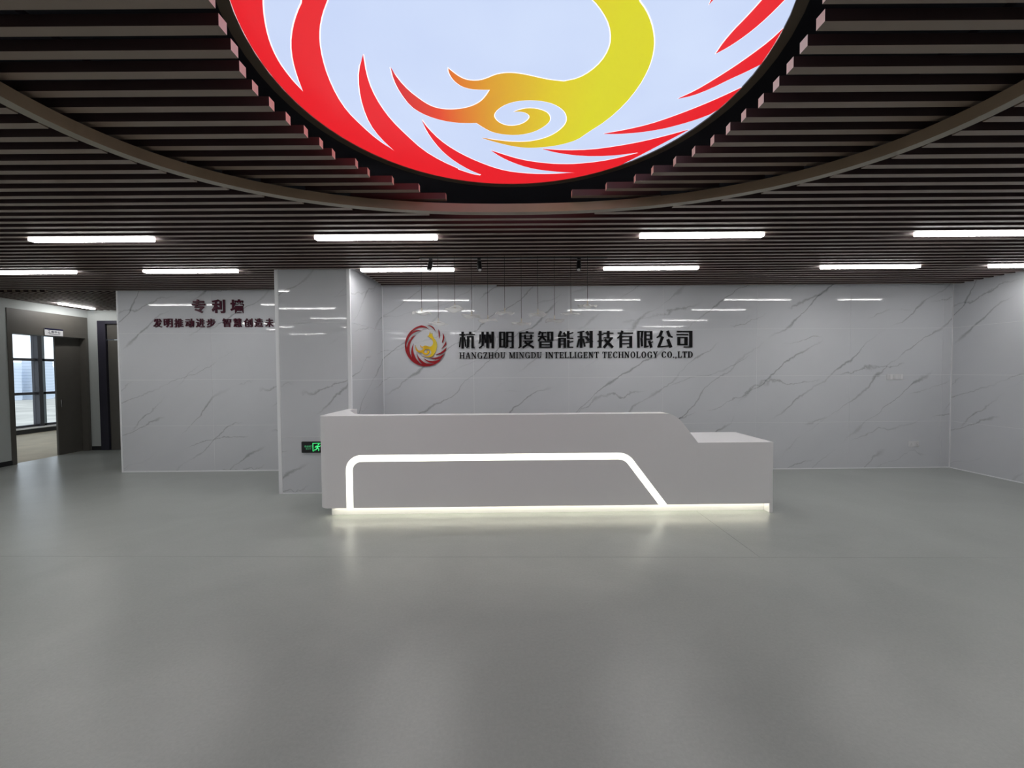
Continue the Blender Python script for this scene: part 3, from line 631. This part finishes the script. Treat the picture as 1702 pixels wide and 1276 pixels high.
# ------------------------------------------------------------------ pendants
def glass(name, a, c):
    m = mat(name, (c, c, c), .18, alpha=a, spec=.7); nt = m.node_tree; p = nt.nodes['Principled BSDF']; o = nt.nodes['Material Output']
    tr_ = N(nt, 'ShaderNodeBsdfTranslucent'); tr_.inputs[0].default_value = (c, c, c, 1); tp = N(nt, 'ShaderNodeBsdfTransparent')
    m1 = N(nt, 'ShaderNodeMixShader'); m1.inputs[0].default_value = a; nt.links.new(tp.outputs[0], m1.inputs[1]); nt.links.new(tr_.outputs[0], m1.inputs[2])
    m2 = N(nt, 'ShaderNodeMixShader'); m2.inputs[0].default_value = .55; nt.links.new(m1.outputs[0], m2.inputs[1]); nt.links.new(p.outputs[0], m2.inputs[2]); nt.links.new(m2.outputs[0], o.inputs[0])
    return m
GW = glass('frosted_white_glass', .92, .95); GC = glass('clear_ribbed_glass', .6, .95)
BRASS = mat('pale_brass', (.62, .55, .45), .3, metal=1)
YPEN = 4.84
PEN = [(701, 520, 1, .0), (728.6, 537, 1, .05), (756, 513, 1, .10), (784, 525, 1, -.12), (811, 532, 0, .2), (839, 520, 0, .0), (866.6, 537.5, 0, .0), (894, 522, 0, .08), (921.6, 532.5, 0, -.04), (949, 521, 0, .14), (976.5, 508, 1, .03)]
def wavy(seed, mt):
    rr = random.Random(seed); nr, na = 5, 36; vs = []; fs = []; k = rr.choice((3, 4, 5)); ph = rr.uniform(0, 6)
    for side in (0, 1):
        for i in range(nr+1):
            for j in range(na):
                a = 2*math.pi*j/na; r = .012+(.112-.012)*i/nr; rad = r*(1+.05*math.sin(k*a+ph)*i/nr)
                z = -.018*(i/nr)**1.3+.012*math.sin(k*a+ph)*(i/nr)**2-(.004 if side else 0)
                vs.append((rad*math.cos(a), rad*math.sin(a), z))
    m_ = (nr+1)*na
    for side in (0, 1):
        for i in range(nr):
            for j in range(na):
                a, b = side*m_+i*na+j, side*m_+i*na+(j+1) % na; c, d = b+na, a+na
                fs.append((a, d, c, b) if side else (a, b, c, d))
    for i, rv in ((0, 1), (nr, 0)):
        for j in range(na):
            a, b = i*na+j, i*na+(j+1) % na; fs.append((a, a+m_, b+m_, b) if rv else (a, b, b+m_, a+m_))
    me = mesh(vs, fs)
    for p in me.polygons: p.use_smooth = True
    me.materials.append(mt); return me
ORD = ['leftmost of the row, over the red emblem', 'second from left, the low one right of the emblem', 'third from left', 'fourth from left', 'fifth from left, over the first black character', 'sixth, in the middle of the row', 'seventh from left, hanging lowest', 'eighth from left', 'ninth from left', 'tenth from left', 'rightmost of the row, hanging highest']
for i, (px, py, wh, tl) in enumerate(PEN):
    x, z = wall_pt(px, py, YPEN)
    t = thing('pendant_lamp', ('small white glass' if wh else 'small clear glass')+' saucer pendant, '+ORD[i], 'pendant lamp', (x, YPEN, z), 'row of small glass pendants over the desk')
    s_ = link('glass_shade', wavy(i, GW if wh else GC), None, t); s_.location = (0, 0, .015); s_.rotation_euler = (tl*.5+.04, tl, i*1.3)
    MB().tube([(0, 0, .008), (0, 0, .058)], .0055, 8).build('stem', BRASS, t)
    MB().tube([(0, 0, .056), (0, 0, HC-z)], .0026, 5).build('wire', BLACK, t)
    MB().tube([(0, 0, .006), (0, 0, .012)], .016, 12).build('washer', BRASS, t)
# ------------------------------------------------------------------ small ceiling fittings
sp = thing('sprinkler_head', 'small silver sprinkler head in a gap between the slats at upper right', 'sprinkler', (2.95, 2.20, HC+.11))
CHR = mat('chrome', (.75, .75, .75), .2, metal=1)
MB().tube([(0, 0, 0), (0, 0, ZT-HC-.11)], .009).build('pipe', CHR, sp); MB().tube([(0, 0, -.012), (0, 0, -.008)], .032, 16).build('deflector', CHR, sp)
# ------------------------------------------------------------------ doorway in the left wall
d1 = struct(thing('door_1', '', '')); del d1['label'], d1['category']
wt0, wt1 = XL-.2, XL+.012
bx('jamb', DOORM, wt0, wt1, DY0, DY0+.075, 0, 2.34, d1, .003); bx('jamb', DOORM, wt0, wt1, DY1-.06, DY1, 0, 2.34, d1, .003)
bx('transom_panel', DOORM, wt0+.02, wt1-.003, DY0, DY1, 2.34, DZ, d1, .003)
lf = bx('door_leaf', DOORM, wt0+.05, wt0+.09, 8.30, DY1-.06, .005, 2.335, d1, .003)
bx('handle', CHR, wt0+.09, wt0+.115, 8.35, 8.37, .95, 1.10, lf, .004)
ds = thing('door_sign', 'small white sign with navy top band above the open doorway', 'sign', (XL+.012, 8.165, 2.412), None)
bx('plate', PLASTIC, 0, .012, -.163, .163, -.068, .068, ds, .002)
NAVY = mat('navy_print', (.008, .009, .04), .4); bx('top_band', NAVY, .0121, .0135, -.163, .163, .04, .068, ds)
for i, ch in enumerate('工程中心'):
    gch = glyph(ch, 'character', NAVY, ds, 0, .008, .045, .045, 0, .0015, .01); gch.location = (.0125, -.085+.058*i, .004); gch.rotation_euler[2] = math.pi/2
bx('lower_line', NAVY, .0121, .013, -.09, .11, -.042, -.034, ds)
# door in the corridor end wall
d2 = struct(thing('door_2', '', '')); del d2['label'], d2['category']
bx('jamb', DOORDK, -8.53, -8.36, YF-.02, YF+.18, 0, 2.715, d2, .003); bx('jamb', DOORDK, -7.45, -7.35, YF-.02, YF+.18, 0, 2.715, d2, .003)
bx('head_frame', DOORDK, -8.36, -7.45, YF-.02, YF+.18, 2.65, 2.715, d2); bx('transom_panel', DOORM, -8.36, -7.45, YF+.02, YF+.06, 2.33, 2.65, d2)
lf = bx('door_leaf', DOORM, -8.355, -7.455, YF+.02, YF+.065, .005, 2.31, d2, .002); bx('handle', CHR, -7.55, -7.53, YF-.01, YF+.02, .95, 1.1, lf, .003)
# ------------------------------------------------------------------ office beyond the doorway
XW = -13.0
carpet = mat('beige_floor', (.46, .42, .33), .75, vary=.25, bscale=2.5, bump=.2)
c_ = struct(bx('floor_office', carpet, XW, XL-.1, 4, 16, -.003, .001))
struct(bx('ceiling_office', PAINT, XW-.2, XL-.2, 4, 16, 2.95, 3.1))
struct(MB().box(XW, XL-.2, 3.8, 4, 0, 2.95).build('wall_office_near', PAINT)); struct(MB().box(XW, XL-.2, 16, 16.2, 0, 2.95).build('wall_office_far', PAINT))
struct(bx('wall_office_back', PAINT, XL-.4, XL-.2, YF+.2, 16, 0, 2.95))
struct(MB().box(XW-.2, XW, 3.8, 16.2, 0, .16).box(XW-.2, XW, 3.8, 16.2, 2.74, 2.95).build('wall_office_window', PAINT))
struct(bx('baseboard_office', DARKBASE, XW, XW+.015, 4, 16, 0, .11))
w1 = struct(thing('window_1', '', '')); del w1['label'], w1['category']
bx('window_sill', WHITE_TRIM, XW-.02, XW+.06, 4, 16, .13, .17, w1)
for z0, z1 in ((.17, .23), (1.05, 1.12), (1.98, 2.05), (2.68, 2.74)): bx('rail', WINFR, XW-.12, XW, 4, 16, z0, z1, w1)
GLS = mat('window_glass', (1, 1, 1), .0, trans=1, spec=.5); GLS.node_tree.nodes['Principled BSDF'].inputs['IOR'].default_value = 1.02
ym = 11.70
ys_ = [ym+k*1.45 for k in range(-5, 4)]
for y in ys_:
    bx('mullion', WINFR, XW-.14, XW+.05, y, y+.10, .17, 2.74, w1); bx('mullion_cover', mat('blue_grey_metal', (.20, .24, .28), .4) if y == ys_[0] else bpy.data.materials['blue_grey_metal'], XW-.13, XW+.0, y+.10, y+.21, .17, 2.74, w1)
for a, b in zip(ys_[:-1], ys_[1:]):
    for z0, z1 in ((.23, 1.05), (1.12, 1.98), (2.05, 2.68)): bx('pane', GLS, XW-.07, XW-.062, a+.21, b, z0, z1, w1)
for yy in (8.2, 10.6, 13.0):  # unseen lamps added to brighten the dim office floor
    lx = thing('office_fill_lamp', 'unseen linear lamp added to brighten the office beyond the doorway, above the transom', 'lamp', (-10.8, yy, 2.90), 'added office fill lamps')
    MB().box(-.6, .6, -.04, .04, -.02, .0).build('diffuser', LAMPM, lx); MB().box(-.61, .61, -.05, .05, .001, .045).build('housing', HOUS, lx)
# ------------------------------------------------------------------ the city outside, its haze painted into the pale tower colours
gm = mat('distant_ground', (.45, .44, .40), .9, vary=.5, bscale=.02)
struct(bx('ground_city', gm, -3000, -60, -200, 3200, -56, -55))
for i, (px, dist, wd, zt_, c) in enumerate(((36, 950, 30, 22, .80), (48, 1150, 44, 34, .84), (62, 1000, 22, 8, .78), (86, 1000, 34, 36, .74), (97, 1300, 50, 26, .82), (106, 1100, 26, 12, .8), (74, 1250, 44, 16, .84), (24, 1200, 44, 24, .84))):
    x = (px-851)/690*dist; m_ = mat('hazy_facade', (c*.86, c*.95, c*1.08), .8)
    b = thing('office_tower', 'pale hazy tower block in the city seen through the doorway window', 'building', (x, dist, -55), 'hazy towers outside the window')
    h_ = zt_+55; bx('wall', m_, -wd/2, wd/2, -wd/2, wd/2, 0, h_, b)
    mb = MB()
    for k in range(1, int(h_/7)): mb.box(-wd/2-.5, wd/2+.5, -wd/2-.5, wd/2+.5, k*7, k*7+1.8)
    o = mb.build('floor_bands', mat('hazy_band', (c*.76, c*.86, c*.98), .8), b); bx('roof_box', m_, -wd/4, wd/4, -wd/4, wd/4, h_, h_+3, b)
